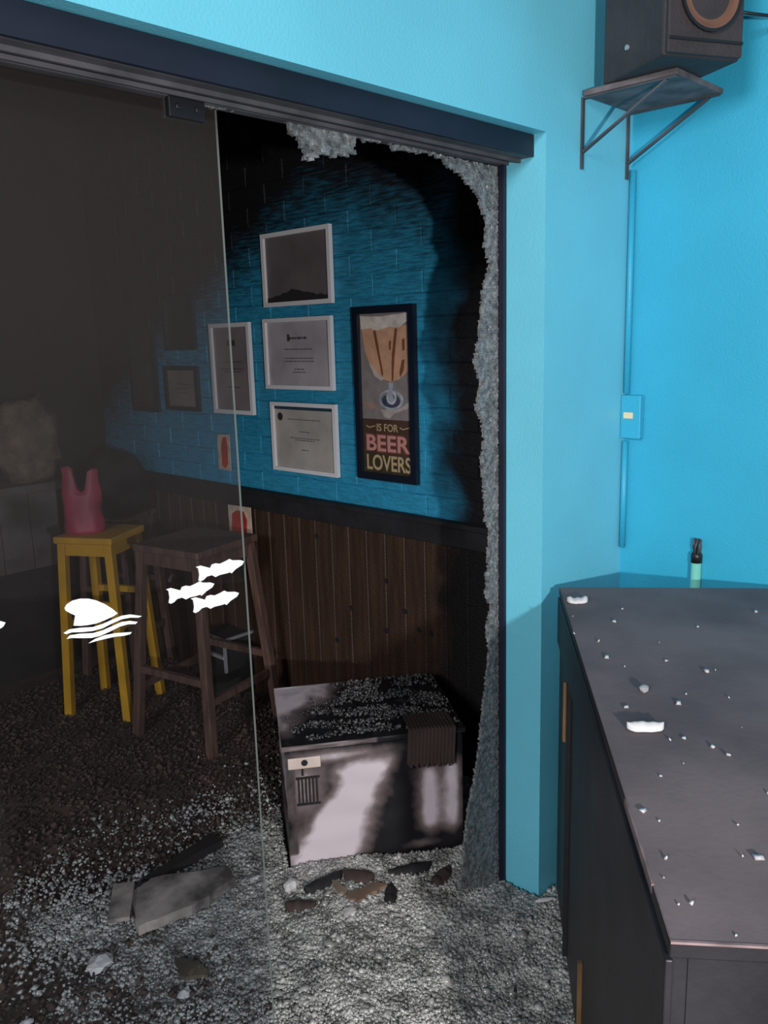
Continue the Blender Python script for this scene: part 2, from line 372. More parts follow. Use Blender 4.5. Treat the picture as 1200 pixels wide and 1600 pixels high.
# ------------------------------------------------------------------ framed pictures on the brick wall
ROTW = Matrix(((0, 0, -1), (-1, 0, 0), (0, 1, 0))).to_euler()      # local x = viewer's right, y = up, z = out of the wall
XP = XW-.008
def framed(y0, y1, z0, z1, name, label, fm, bw, papercol, cat='picture frame', dep=.018, tilt=0, group=None, papervar=.15):
    t = empty(name, label, cat, (XP, (y0+y1)/2, (z0+z1)/2), ROTW, group)
    W2, H2 = abs(y0-y1)/2, abs(z1-z0)/2
    if tilt: t.rotation_euler.rotate_axis('Z', R(tilt))
    b = MB()
    o = [(-W2, -H2), (W2, -H2), (W2, H2), (-W2, H2)]; i_ = [(-W2+bw, -H2+bw), (W2-bw, -H2+bw), (W2-bw, H2-bw), (-W2+bw, H2-bw)]
    vs = [(x, y, 0) for x, y in o]+[(x, y, dep) for x, y in o]+[(x, y, dep) for x, y in i_]+[(x, y, 0) for x, y in i_]
    for k in range(4):
        n = (k+1) % 4
        b.add([vs[k], vs[n], vs[n+4], vs[k+4], vs[k+8], vs[n+8], vs[k+12], vs[n+12]], [(0, 1, 2, 3), (3, 2, 5, 4), (4, 5, 7, 6)])
    b.build('frame', fm, t)
    b = MB(); b.box(-W2+bw*.8, W2-bw*.8, -H2+bw*.8, H2-bw*.8, .001, .006)
    b.build('backing', mat('paper', papercol, .5, var=papervar, vscale=7), t)
    return t, W2-bw, H2-bw
INK = mat('grey_ink', (.07, .065, .065), .6)
def ink(t, rects, m=None, name='print', z=.0062):
    b = MB()
    for x0, x1, y0, y1 in rects: b.box(x0, x1, y0, y1, z, z+.0004)
    o = b.build(name, m or INK, t); o['kind'] = 'stuff'; return o
def textlines(w, rows, rr, wordmin=.008, wordmax=.025, th=.004):
    out = []
    for y, half in rows:
        x = -half
        while x < half:
            l = min(rr.uniform(wordmin, wordmax), half-x); out.append((x, x+l, y-th/2, y+th/2)); x += l+.004
    return out
SOOTM = mat('soot_residue', (.02, .018, .02), .9)
rr = random.Random(9)
t, a, h = framed(2.829, 2.418, 1.752, 2.040, 'framed_certificate', 'white framed sooty picture with dark ridge along its base, topmost on the wall', WHITEF, .017, (.14, .115, .12))
b = MB(); pts = [(-a, -h)]
for i in range(33):
    x = -a+2*a*i/32; k = (1-abs(x+.02)/a); pts.append((x, -h+.018+.030*max(0, k)**1.5+.008*noise.noise(Vector((x*40, 3, 1)))))
pts.append((a, -h)); b.prism(pts, .0062, .008); b.build('soot_ridge', SOOTM, t)
t, a, h = framed(2.845, 2.430, 1.420, 1.706, 'framed_certificate', 'white framed grey certificate with centred text lines, middle of the stack', WHITEF, .016, (.42, .38, .41))
ink(t, textlines(a, [(.062, .055)], rr, th=.009)+[(-.066, -.05, .05, .078)]+textlines(a, [(.018, .085), (-.018, .088), (-.030, .09), (-.062, .03), (-.074, .04)], rr, th=.0035))
t, a, h = framed(2.825, 2.424, 1.077, 1.366, 'framed_certificate', 'white framed certificate with dark seal in its upper left corner, lowest of the stack', WHITEF, .016, (.42, .38, .345))
ink(t, textlines(a, [(-.002, .09), (-.010, .06), (.025, .035), (.075, .10), (-.05, .02)], rr, th=.003))
b = MB(); b.tube([(-a+.035, h-.045, .0062), (-a+.035, h-.045, .0068)], .017, 14); b.build('seal', SOOTM, t)
b = MB(); b.box(-a, a, h-.014, h, .006, .0075); b.build('top_band', mat('dark_blue_mat', (.02, .05, .08), .6), t)
t, a, h = framed(3.232, 2.943, 1.303, 1.698, 'framed_certificate', 'white framed upright certificate seen partly through the glass door edge', WHITEF, .018, (.24, .20, .21))
ink(t, textlines(a, [(.03, .07), (.0, .08), (-.012, .06), (-.08, .05)], rr, th=.004)+[(-.03, .03, .10, .125)])
t, a, h = framed(3.630, 3.352, 1.302, 1.512, 'framed_certificate', 'small black framed certificate with grey paper behind the glass door', BLKF, .020, (.24, .20, .19))
ink(t, textlines(a, [(.02, .05), (.0, .06), (-.02, .04)], rr, th=.003))
t, a, h = framed(3.600, 3.350, 1.585, 1.835, 'framed_certificate', 'blackened frame with soot-covered picture above the small black one', BLKF, .020, (.015, .014, .018))
t, a, h = framed(3.945, 3.705, 1.285, 1.712, 'framed_picture', 'tall dark framed picture furthest left on the brick wall', BLKF, .020, (.04, .035, .04))
ink(t, [(-a+.03, a-.03, -h+.03, h-.16)], mat('faded_print', (.06, .05, .055), .6))

# poster
PT, pa, ph = framed(2.306, 2.003, 1.090, 1.730, 'framed_poster', 'tall narrow black framed beer poster with glass-shaped lettering and yellow words', BLKF, .026, (.16, .12, .10), 'poster', dep=.022)
def uv(x, y): return (-pa + (x-140)/395*2*pa, ph - (y-125)/1315*2*ph)
def ppoly(name, pts, col, z, var=.12):
    b = MB(); b.prism([uv(*p) for p in pts], z, z+.0005); return b.build(name, mat(name, col, .55, var=var, vscale=25), PT)
ppoly('art_upper', [(140, 125), (535, 125), (535, 985), (140, 985)], (.24, .21, .20), .0062)
ppoly('art_lower', [(140, 985), (535, 985), (535, 1440), (140, 1440)], (.07, .035, .025), .0062)
ppoly('band', [(140, 1268), (535, 1300), (535, 1440), (140, 1440)], (.045, .035, .02), .0066)
ppoly('beer_body', [(150, 235), (535, 225), (535, 545), (500, 600), (440, 655), (385, 672), (320, 655), (270, 620), (215, 540), (175, 420)], (.60, .33, .21), .0070)
ppoly('foam', [(145, 140), (300, 150), (420, 140), (535, 128), (535, 185), (500, 205), (450, 245), (380, 232), (290, 262), (220, 240), (150, 250)], (.66, .58, .53), .0076, .2)
for g in ([(248, 262), (270, 262), (320, 610), (312, 640)], [(420, 250), (438, 250), (412, 480), (398, 668), (385, 665), (392, 460)],
          [(372, 350), (388, 345), (386, 415), (372, 420)], [(472, 335), (494, 330), (492, 420), (474, 425)], [(468, 500), (490, 492), (480, 580), (452, 640), (448, 600)]):
    ppoly('letter_gap', g, (.20, .075, .035), .0078)
ppoly('glass_rim', [(205, 520), (225, 530), (280, 610), (330, 648), (300, 665), (250, 630)], (.55, .45, .38), .0080)
def ring(name, cx, cy, rx, ry, wd, col, z):
    b = MB(); n = 24
    for i in range(n):
        a0, a1 = 2*math.pi*i/n, 2*math.pi*(i+1)/n
        q = [uv(cx+rx*k*math.cos(a), cy+ry*k*math.sin(a)) for a, k in ((a0, 1), (a1, 1), (a1, wd), (a0, wd))]
        b.prism(q, z, z+.0005)
    b.build(name, mat(name, col, .5, var=.3, vscale=40), PT)
ring('glass_foot', 375, 820, 98, 82, .80, (.36, .38, .44), .0072)
ring('glass_foot', 375, 830, 72, 55, .45, (.05, .06, .09), .0074)
ring('glass_foot', 380, 800, 40, 60, .6, (.42, .42, .48), .0076)
ppoly('glass_stem', [(362, 680), (398, 680), (388, 760), (400, 830), (350, 830), (365, 760)], (.35, .37, .42), .0079)
ppoly('napkin', [(290, 905), (430, 895), (535, 820), (520, 880), (400, 930), (360, 975), (320, 965)], (.42, .36, .34), .0070)
ppoly('napkin', [(150, 845), (240, 850), (270, 900), (160, 900)], (.34, .22, .18), .0070)
def letters(txt, x0, x1, y0, y1, col, z, skew=0, bold=0, name='lettering'):
    cu = bpy.data.curves.new(name, 'FONT'); cu.body = txt; cu.extrude = .0002; cu.offset = bold
    o = bpy.data.objects.new('tmp', cu); C.objects.link(o); dg = bpy.context.evaluated_depsgraph_get(); dg.update()
    me = bpy.data.meshes.new_from_object(o.evaluated_get(dg)); C.objects.unlink(o); bpy.data.objects.remove(o)
    xs = [v.co.x for v in me.vertices]; ys = [v.co.y for v in me.vertices]
    (ax, ay), (bx_, by) = uv(x0, y1), uv(x1, y0)
    for v in me.vertices:
        u = (v.co.x-min(xs))/(max(xs)-min(xs)); q = (v.co.y-min(ys))/(max(ys)-min(ys))
        v.co.x = ax+u*(bx_-ax); v.co.y = ay+q*(by-ay)+skew*(u-.5); v.co.z = v.co.z+z
    me.materials.clear(); me.materials.append(mat(name, col, .55)); o = link(name, me, PT); return o
letters('IS FOR', 255, 425, 1022, 1085, (.50, .36, .20), .0075, bold=.01)
letters('BEER', 160, 522, 1108, 1264, (.20, .06, .05), .0072, bold=.07)
letters('BEER', 168, 514, 1118, 1254, (.56, .26, .22), .0080, bold=.02)
letters('LOVERS', 165, 522, 1285, 1418, (.50, .36, .20), .0076, bold=.02)
for xx in (170, 440):
    ppoly('flourish', [(xx, 1040), (xx+25, 1055), (xx+50, 1045), (xx+75, 1038), (xx+72, 1046), (xx+50, 1053), (xx+25, 1063), (xx, 1050)], (.5, .36, .2), .0075)

# small red and white notices
def notice(name, label, pts, x, shapes, creases=None):
    p = [onax(a, c, 0, x) for a, c in pts]; cen = sum(p, Vector())/4
    t = empty(name, label, 'notice', cen, ROTW)
    tl = lambda q: (-(q.y-cen.y), q.z-cen.z)
    b = MB(); b.prism([tl(q) for q in p], 0, .004); b.build('card', mat('notice_card', (.62, .47, .38), .5, var=.2, vscale=20), t)
    rm = mat('red_print', (.48, .04, .025), .5, var=.2)
    for s in shapes:
        q = [tl(onax(a, c, 0, x)) for a, c in s]
        b = MB(); b.prism(q, .0045, .0055); b.build('symbol', rm, t)
    return t
t = notice('wall_notice', 'small white notice with red extinguisher symbol on the blue brick', [(340, 679), (359, 679), (362, 736), (343, 732)], XW-.010, [[(349, 684), (352, 682), (355, 684), (357, 700), (358, 725), (354, 732), (349, 726), (347, 700)]])
t = notice('wall_notice', 'pale square notice with red banded emblem on the wainscot below the rail', [(357, 788), (392, 793), (396, 854), (360, 829)], XW-.046, [[(364, 802), (371, 797), (382, 799), (387, 812), (387, 838), (377, 839), (364, 828)]])
t.location.x -= .0
q = MB()
# ------------------------------------------------------------------ stools
def stool(name, label, loc, rz, h, wt, wb_, leg, mtl, group=None, rung=(.22, .45)):
    t = empty(name, label, 'stool', loc, (0, 0, rz), group)
    b = MB(); b.box(-wt/2-.01, wt/2+.01, -wt/2-.01, wt/2+.01, h-.03, h); b.build('seat', mtl, t, bevel=.006)
    b = MB()
    for s in (-1, 1):
        b.box(-wt/2+.01, wt/2-.01, s*(wt/2-.02)-.01, s*(wt/2-.02)+.01, h-.085, h-.03); b.box(s*(wt/2-.02)-.01, s*(wt/2-.02)+.01, -wt/2+.01, wt/2-.01, h-.085, h-.03)
    b.build('apron', mtl, t)
    ats = lambda sx, sy, z_: Vector((sx*((wb_/2)+(wt/2-.02-wb_/2)*z_/h), sy*((wb_/2)+(wt/2-.02-wb_/2)*z_/h), z_))
    for sx, sy in ((-1, -1), (1, -1), (1, 1), (-1, 1)):
        b = MB(); b.bar(ats(sx, sy, 0), ats(sx, sy, h-.03), leg, leg, upv=(0, 1, 0)); b.build('leg', mtl, t, bevel=.003)
    for k, (p, q) in enumerate((((-1, -1), (1, -1)), ((1, -1), (1, 1)), ((1, 1), (-1, 1)), ((-1, 1), (-1, -1)))):
        z_ = rung[k % 2]; b = MB(); b.bar(ats(*p, z_), ats(*q, z_), leg*.6, leg*.8); b.build('rung', mtl, t)
    return t
stool('bar_stool', 'brown wooden bar stool nearest the glass, behind the three fish decals', (1.89, 2.90, 0), R(12), .83, .34, .42, .036, WOOD, rung=(.22, .30))
stool('bar_stool', 'bright yellow painted bar stool under the red carrier bag', (1.74, 3.42, 0), R(30), .82, .26, .29, .036, YEL, rung=(.42, .52))
stool('bar_stool', 'dim brown bar stool under the charred heap, farthest back', (2.02, 3.78, 0), R(25), .81, .26, .30, .034, WOOD)

# charred heap, back bar, sacks, bag
o = lump('charred_heap', (.15, .15, .17), CHAR, 3, amp=.3); o.location = (2.03, 3.78, .81)
tag(o, 'rounded black charred heap on the rearmost brown stool before the brick wall', 'debris')
t = empty('bar_counter', 'greyed low bar counter at the back left of the room', 'counter', (0, 4.03, 0))
b = MB(); b.box(-1.2, 1.88, -.02, .26, .93, .97); b.build('worktop', GREYF, t, bevel=.004)
x = -1.2
while x < 1.83:
    b = MB(); b.box(x+.002, min(x+.143, 1.86), .0, .02, .55, .93); b.build('panel', GREYF, t, bevel=.002); x += .145
b = MB(); b.box(-1.18, 1.86, .02, .25, 0, .93); b.build('carcass', CHAR, t)
o = lump('sack', (.17, .10, .24), TAN, 5, amp=.3); o.location = (1.78, 4.155, .97)
tag(o, 'crumpled tan sack heaped on the back bar, the taller one', 'sack')
o = lump('sack', (.14, .10, .10), TAN, 8, amp=.4); o.location = (1.42, 4.155, .97)
tag(o, 'flatter tan sack slumped at the left end of the view on the bar', 'sack')
# red carrier bag on the yellow stool
def bag():
    nu, nv = 28, 22; vs = []; fs = []
    for j in range(nv+1):
        v = j/nv
        for i in range(nu):
            a = 2*math.pi*i/nu; c, s = math.cos(a), math.sin(a)
            wd = .085*(1-.10*v); dp = .05*(1-.55*v)
            k = 1+.10*noise.noise(Vector((c*2, s*2, v*4)))
            zz = .27*v
            if v > .62: # two handles, dip between them
                lobe = abs(c)**.8; lobe = min(1, max(0, (abs(c)-.15)/.35)); lobe = lobe*lobe*(3-2*lobe); zz = .27*.62 + (v-.62)*.27*(.10+.95*lobe*(1 if c > 0 else 1.15))
            vs.append((c*wd*k, s*dp*k, zz))
    for j in range(nv):
        for i in range(nu): fs.append((j*nu+i, j*nu+(i+1) % nu, (j+1)*nu+(i+1) % nu, (j+1)*nu+i))
    fs.append(tuple(range(nu))[::-1])
    b = MB(); b.add(vs, fs); return b.build('carrier_bag', REDB, smooth=True)
o = bag(); o.location = (1.69, 3.45, .82); o.rotation_euler = (0, 0, R(-35)); tag(o, 'dark red plastic carrier bag with two handles on the yellow stool', 'bag')
t = empty('metal_crate', 'narrow dark box with bright metal edges behind the nearest brown stool', 'box', (2.185, 3.16, -.315), (0, 0, R(0)))
b = MB(); b.box(-.075, .075, -.10, .10, .315, .60); b.build('body', CHAR, t)
b = MB()
b.bar((-.085, -.105, .605), (.085, -.105, .605), .012); b.bar((-.085, -.105, .605), (-.085, .105, .605), .012); b.bar((-.085, -.105, .45), (-.085, -.105, .605), .012); b.bar((-.087, -.10, .52), (-.087, .02, .52), .014)
b.build('edge_trim', PALEM, t)

# ------------------------------------------------------------------ scorched white appliance
def soot_mat():
    m = bpy.data.materials.new('scorched_enamel'); m.use_nodes = True; nt = m.node_tree; b = nt.nodes['Principled BSDF']
    a = nt.nodes.new('ShaderNodeAttribute'); a.attribute_name = 'soot'
    g = nt.nodes.new('ShaderNodeTexCoord')
    f = mth(nt, 'ADD', a.outputs['Fac'], mth(nt, 'MULTIPLY', mth(nt, 'SUBTRACT', nz(nt, g.outputs['Object'], 30, 6), .5), .35))
    r = nt.nodes.new('ShaderNodeValToRGB'); nt.links.new(f, r.inputs[0]); e = r.color_ramp.elements
    e[0].position = .1; e[0].color = (.74, .64, .68, 1); e[1].position = .9; e[1].color = (.008, .007, .009, 1)
    k = e.new(.45); k.color = (.22, .165, .165, 1)
    nt.links.new(r.outputs[0], b.inputs['Base Color']); b.inputs['Roughness'].default_value = .5; return m
SCOR = soot_mat()
AL = Vector((.808, -.589, 0)); AD = Vector((.589, .808, 0)); AO = Vector((1.467, 1.861, 0)); AW, ADP, AH = .555, .44, .42
ap = empty('scorched_appliance', 'burnt white box-shaped appliance standing in the doorway, blackened by soot', 'appliance', AO, (0, 0, math.atan2(AL.y, AL.x)))
def g2(x, c, s): return math.exp(-((x-c)/s)**2)
def sfront(u, v):
    s = 1.0
    n = noise.fractal(Vector((u*4, v*4, 2)), 1, 2, 3)*.22
    # line of the white sweep: from bottom-left to upper-middle
    cc_ = .16+.34*v**.9+n*.3; wd_ = .20-.05*v
    q = (u-cc_)/wd_; s1 = math.exp(-abs(q)**3)*(1 if v < .78 else max(0, 1-(v-.78)*5))
    s2 = .9*g2(u, .13, .12)*g2(v, .12, .25)
    s3 = .98*(1/(1+math.exp(-(u-.735)*45)))*(1/(1+math.exp(-(.985-u)*60)))*(1/(1+math.exp(-(v-.20)*30)))*(1/(1+math.exp(-(.76+.25*(u-.8)-v)*35)))
    s3 *= .84+.22*math.cos((u-.80)*42)
    s4 = .62*g2(u, .10, .14)*g2(v, .68, .30)
    s5 = .75*g2(v, .93, .05)*g2(u, .30, .30)
    s6_ = .45*g2(u, .76, .10)*g2(v, .09, .04)
    s = 1-max(s1*1.15, s2, s3, s4, s5, s6_)+n*.35
    if u < .05 and v > .12: s = max(s, .75)
    if v < .035: s = max(s, .8)
    return s
def stop_(u, v):
    n = noise.fractal(Vector((u*9, v*5, 7)), 1, 2, 4)*.25
    d = (u*1.25+ (1-v)*.75)
    return min(1, max(.08, (d-.30)*2.2+.0)) + n if True else 0
def sside(u, v):
    n = noise.fractal(Vector((u*3, v*14, 4)), 1, 2, 3)*.4
    return (.15 if v > .62 else .72)+n
def grid(b, fn, o, du, dv, nu, nv, att, disp=0):
    k = len(b.v); vs = []; fs = []
    n_ = Vector(du).cross(Vector(dv)).normalized()
    for j in range(nv+1):
        for i in range(nu+1):
            u, v = i/nu, j/nv; p = Vector(o)+Vector(du)*u+Vector(dv)*v
            e = min(u, 1-u, v, 1-v)
            if disp and e > 0: p += n_*disp*noise.noise(Vector((u*6, v*6, 1)))
            vs.append(p); att.append(fn(u, v))
    for j in range(nv):
        for i in range(nu): a = j*(nu+1)+i; fs.append((a, a+1, a+nu+2, a+nu+1))
    b.add(vs, fs)
def sooty(name, parts, parent, disp=0):
    b = MB(); att = []
    for fn, o, du, dv, nu, nv in parts: grid(b, fn, o, du, dv, nu, nv, att, disp)
    me = bpy.data.meshes.new(name); me.from_pydata(b.v, [], b.f); me.materials.append(SCOR)
    at_ = me.attributes.new('soot', 'FLOAT', 'POINT'); at_.data.foreach_set('value', att)
    return link(name, me, parent)
H1 = AH-.022
blk = lambda u, v: .9
sooty('cabinet', [(sfront, (0, 0, 0), (AW, 0, 0), (0, 0, H1), 70, 50), (sside, (0, ADP, 0), (0, -ADP, 0), (0, 0, H1), 20, 40),
                  (blk, (AW, 0, 0), (0, ADP, 0), (0, 0, H1), 4, 4), (blk, (AW, ADP, 0), (-AW, 0, 0), (0, 0, H1), 4, 4), (blk, (0, 0, H1), (AW, 0, 0), (0, ADP, 0), 4, 4)], ap, .004)
rim = lambda u, v: .55+.5*noise.noise(Vector((u*8, 1, 1)))+ (.5 if u > .5 else 0)
e_ = .008
sooty('lid', [(stop_, (-e_, -e_, AH), (AW+2*e_, 0, 0), (0, ADP+e_, 0), 60, 50), (rim, (-e_, -e_, H1+.006), (AW+2*e_, 0, 0), (0, 0, AH-H1-.006), 40, 3),
              (lambda u, v: .15, (-e_, ADP, H1+.006), (0, -ADP-e_, 0), (0, 0, AH-H1-.006), 20, 3), (blk, (AW+e_, -e_, H1+.006), (0, ADP+e_, 0), (0, 0, AH-H1-.006), 4, 3), (blk, (-e_, ADP, H1+.006), (AW+2*e_, 0, 0), (0, 0, AH-H1-.006), 4, 3),
              (blk, (-e_, -e_, H1+.006), (AW+2*e_, 0, 0), (0, ADP+e_, 0), 4, 4)], ap, .003)
b = MB()
for i in range(6): b.box(.035+i*.011, .040+i*.011, -.006, .001, .225, .305)
b.box(.030, .102, -.004, .001, .218, .224); b.box(.030, .102, -.004, .001, .306, .312)
b.build('vent_grille', CHAR, ap)
b = MB(); b.box(.008, .108, -.007, .001, .342, .378); tag(b.build('hinge_plate', mat('cream_plate', (.66, .54, .47), .5, var=.2), ap, bevel=.003), 'cream plate at the upper left of the front')
b = MB(); b.tube([(.058, -.009, .362), (.058, -.005, .362)], .010, 12); b.build('hinge_screw', CHAR, ap)
b = MB(); b.box(.048, .054, -.005, .001, .318, .338); b.build('slot', CHAR, ap)
# crumbs lying on the lid
def crumbs(n, place, size, seed, jit=.35, flat=.7):
    rg = np.random.default_rng(seed); base = np.array([(x, y, z_) for z_ in (-1, 1) for y in (-1, 1) for x in (-1, 1)], float)*.5
    F = np.array([(0, 2, 3, 1), (4, 5, 7, 6), (0, 1, 5, 4), (2, 6, 7, 3), (0, 4, 6, 2), (1, 3, 7, 5)])
    P = place(rg, n); n = len(P)
    V = base[None]+rg.uniform(-jit, jit, (n, 8, 3))*.6
    sz = size*np.exp(rg.normal(0, .35, (n, 1, 1)))*np.array([1, 1, flat])[None, None]; V = V*sz
    q = rg.normal(size=(n, 4)); q /= np.linalg.norm(q, axis=1)[:, None]; a, b_, c, d = q.T
    Rm = np.stack([1-2*(c*c+d*d), 2*(b_*c-a*d), 2*(b_*d+a*c), 2*(b_*c+a*d), 1-2*(b_*b_+d*d), 2*(c*d-a*b_), 2*(b_*d-a*c), 2*(c*d+a*b_), 1-2*(b_*b_+c*c)], 1).reshape(n, 3, 3)
    V = np.einsum('nij,nkj->nki', Rm, V)+P[:, None]
    return V.reshape(-1, 3), (F[None]+8*np.arange(n)[:, None, None]).reshape(-1, 4)
def np_mesh(name, V, F, m):
    me = bpy.data.meshes.new(name); me.vertices.add(len(V)); me.vertices.foreach_set('co', V.astype(np.float32).ravel())
    me.loops.add(F.size); me.loops.foreach_set('vertex_index', F.astype(np.int32).ravel())
    me.polygons.add(len(F)); me.polygons.foreach_set('loop_start', np.arange(0, F.size, 4, dtype=np.int32)); me.update(calc_edges=True); me.validate()
    for m_ in (m if isinstance(m, list) else [m]): me.materials.append(m_)
    return me
def plc(rg, n):
    u = rg.beta(1.7, 1.3, n); v = rg.uniform(.05, .95, n); nn = np.array([noise.noise(Vector((a*5, b*9, 2))) for a, b in zip(u, v)]); keep = ((u*1.25+(1-v)*.75) > .45+.25*rg.random(n)) & (nn > -.12+.1*rg.random(n)); u, v = u[keep], v[keep]
    return np.stack([u*AW, v*ADP, np.full(len(u), AH)+.004*rg.random(len(u))+.012*rg.random(len(u))*(u > .3)], 1)
V, F = crumbs(4200, plc, .0048, 5)
MIXC = mat('sooty_crumbs', (.03, .03, .032), .4, col2=(.17, .165, .165), vscale=45, spec=.6)
tag(link('glass_crumbs', np_mesh('glass_crumbs', V, F, MIXC), ap), 'sooty glass crumbs and ash lying on the lid', kind='stuff')
# corrugated charred flap hanging over the right front edge
b = MB(); n = 26
for i in range(n):
    x0 = -.075+.15*i/n; z_ = .0 if i % 2 else .004; lo = -.11-.006*(i % 3)
    b.box(x0, x0+.15/n*1.02, -.012+z_*.8, -.008+z_, lo, .012); b.box(x0, x0+.15/n*1.02, -.012, .09, .008+z_*.6, .012+z_*.6)
o = b.build('card_flap', BROWNC); o.matrix_world = Matrix.Translation(AO+AL*.455+Vector((0, 0, AH+.006))-AD*.006) @ Matrix.Rotation(math.atan2(AL.y, AL.x), 4, 'Z') @ Matrix.Rotation(R(3), 4, 'Y')
tag(o, 'charred brown corrugated flap draped over the right front of the appliance', 'cardboard')

# ------------------------------------------------------------------ crushed glass, ash
def hgt(x, y):
    return .008+.024*max(0, noise.fractal(Vector((x*2.6, y*2.6, 0)), 1, 2, 3)+.25)
def blocked(x, y):
    p = Vector((x, y, 0))-AO; a, d = p.dot(AL), p.dot(AD)
    if -.012 < a < AW+.012 and -.012 < d < ADP+.012: return True
    if x > XC-.014 and YF-.01 < y < YG+.04: return True
    if x > XW-.03 or (YF < y < YG+.035 and x > XC-.012): return True
    q = Vector((x, y, 0))-CC; s = q.dot(CU); r_ = q.dot(CV)
    return r_ > .01 and s < .02
CC = Vector((1.884, 1.172, 0)); CU = Vector((.796, .605, 0)); CV = Vector((.605, -.796, 0))
def dens(x, y):
    # heaps under the broken door, thinning to the left (towards -X) and deeper inside
    d = 1.0
    e = .98+.20*noise.noise(Vector((x*2, y*2, 5)))+.08*noise.noise(Vector((x*9, y*9, 5)))
    d *= 1/(1+math.exp(-(x+.25*(y-1.8)-e)*14+ (1 if y > 1.9 else 0)))
    d *= 1/(1+math.exp((y-2.10-.22*noise.noise(Vector((x*3, y*3, 9))))*12))
    return d
def plf(rg, n):
    x = rg.uniform(.45, 2.2, n*3); y = rg.uniform(.55, 2.7, n*3); out = []
    k = rg.random(n*3)
    for i in range(n*3):
        if k[i] < dens(x[i], y[i]) and not blocked(x[i], y[i]):
            out.append((x[i], y[i], hgt(x[i], y[i])+.006*(k[i]-.5)))
            if len(out) >= n: break
    return np.array(out)
V, F = crumbs(95000, plf, .0062, 11)
# the mound the top crumbs lie on
nx, ny = 150, 170; xs = np.linspace(.5, 2.25, nx); ys = np.linspace(.6, 2.75, ny); gv = []; ok = []
for y in ys:
    for x in xs:
        d = dens(x, y); bl = blocked(x, y); gv.append((x, y, (hgt(x, y)-.004+.003*noise.noise(Vector((x*60, y*60, 3))))*min(1, d*1.6)+.0005)); ok.append((not bl) and d > .12)
gf = []
for j in range(ny-1):
    for i in range(nx-1):
        a = j*nx+i
        if ok[a] and ok[a+1] and ok[a+nx] and ok[a+nx+1]: gf.append((a, a+1, a+nx+1, a+nx))
gf = np.array(gf)+len(V); V = np.vstack([V, np.array(gv)]); F = np.vstack([F, gf])
o = link('crushed_glass', np_mesh('crushed_glass', V, F, CRUMB)); tag(o, 'heap of crushed tempered glass crumbs spread over the floor in the doorway', 'glass debris', kind='stuff')
# dark rubble further inside
def pla(rg, n):
    x = rg.uniform(.3, 2.2, n); y = rg.uniform(1.4, 3.9, n)
    return np.array([(a, c, .004+.010*rg.random()) for a, c in zip(x, y) if not blocked(a, c) and dens(a, c) < .25+.5*rg.random()**3])
V, F = crumbs(16000, pla, .0085, 21, flat=.45)
ASH = mat('burnt_rubble', (.028, .019, .016), .85, col2=(.095, .058, .045), vscale=6)
o = link('burnt_rubble', np_mesh('burnt_rubble', V, F, ASH)); tag(o, 'brown and black burnt rubble strewn over the floor inside', 'rubble', kind='stuff')

# individual pieces in the debris
def board(name, label, pts, th, z0, m, cat='board', seed=1, split=6):
    rr = random.Random(seed); P = [onax(a, c, 2, z0+th) for a, c in pts]
    cen = sum(P, Vector())/len(P); t = empty(name, label, cat, (cen.x, cen.y, z0))
    b = MB(); edge = []
    n = len(P)
    for i in range(n):
        a, c = P[i], P[(i+1) % n]
        for k in range(split):
            q = a.lerp(c, k/split); edge.append((q.x-cen.x+rr.uniform(-.005, .005), q.y-cen.y+rr.uniform(-.005, .005)))
    b.prism(edge, 0, th); o = b.build('slab', m, t); return t
t = board('burnt_board', 'pale scorched wooden board lying on the glass crumbs inside the door', [(200, 1398), (236, 1372), (355, 1352), (367, 1372), (300, 1415), (215, 1448)], .030, .028, GREYW, seed=2)
b = MB(); b.box(-.19, -.13, -.10, .06, .030, .042, mat4=Matrix.Rotation(R(-35), 4, 'Z')); b.build('splinter', GREYW, t)
board('burnt_board', 'black charred board behind the pale scorched one', [(222, 1372), (328, 1302), (348, 1311), (256, 1364)], .030, .012, CHAR, seed=3)
board('burnt_board', 'brown strip of charred wood in front of the appliance', [(540, 1398), (590, 1376), (603, 1382), (560, 1408)], .012, .022, mat('scorched_strip', (.20, .13, .09), .7, var=.4), seed=5)
board('burnt_board', 'small brown scrap of wood below the appliance front corner', [(516, 1372), (532, 1378), (543, 1392), (528, 1396)], .012, .024, mat('scorched_scrap', (.22, .17, .13), .7, var=.3), seed=6)
board('burnt_board', 'dark square scrap on the crumbs near the bottom edge', [(272, 1494), (312, 1500), (325, 1522), (282, 1525)], .010, .022, mat('dark_scrap', (.09, .07, .045), .8, var=.5), seed=7)
for i, (px, py, r, lab) in enumerate([(455, 1384, (.024, .018, .018), 'white rounded chunk just left of the appliance corner'),
                                      (155, 1502, (.034, .024, .016), 'pale grey chunk on the floor at the lower left'),
                                      (287, 1546, (.020, .013, .010), 'small white chunk below the dark square scrap'),
                                      (40, 1592, (.018, .010, .008), 'small pale chunk at the bottom left corner'),
                                      (398, 1366, (.018, .010, .008), 'bright glass lump left of the white rounded chunk'),
                                      (547, 1422, (.022, .016, .010), 'pinkish grey lump on the crumbs before the appliance')]):
    o = lump('chunk', r, CHUNK, i+11, sub=2, amp=.5, flat=True); p = onax(px, py, 2, .03); o.location = (p.x, p.y, hgt(p.x, p.y) if i not in (1, 3) else .012)
    tag(o, lab, 'chunk')
# ------------------------------------------------------------------ black counter outside
TH = .95; CL, CW = 1.357, .60
AZ = math.atan2(CU.y, CU.x)
ct = empty('black_counter', 'long black painted wooden counter strewn with glass bits, set across the corner', 'counter', (CC.x, CC.y, 0), (0, 0, AZ))
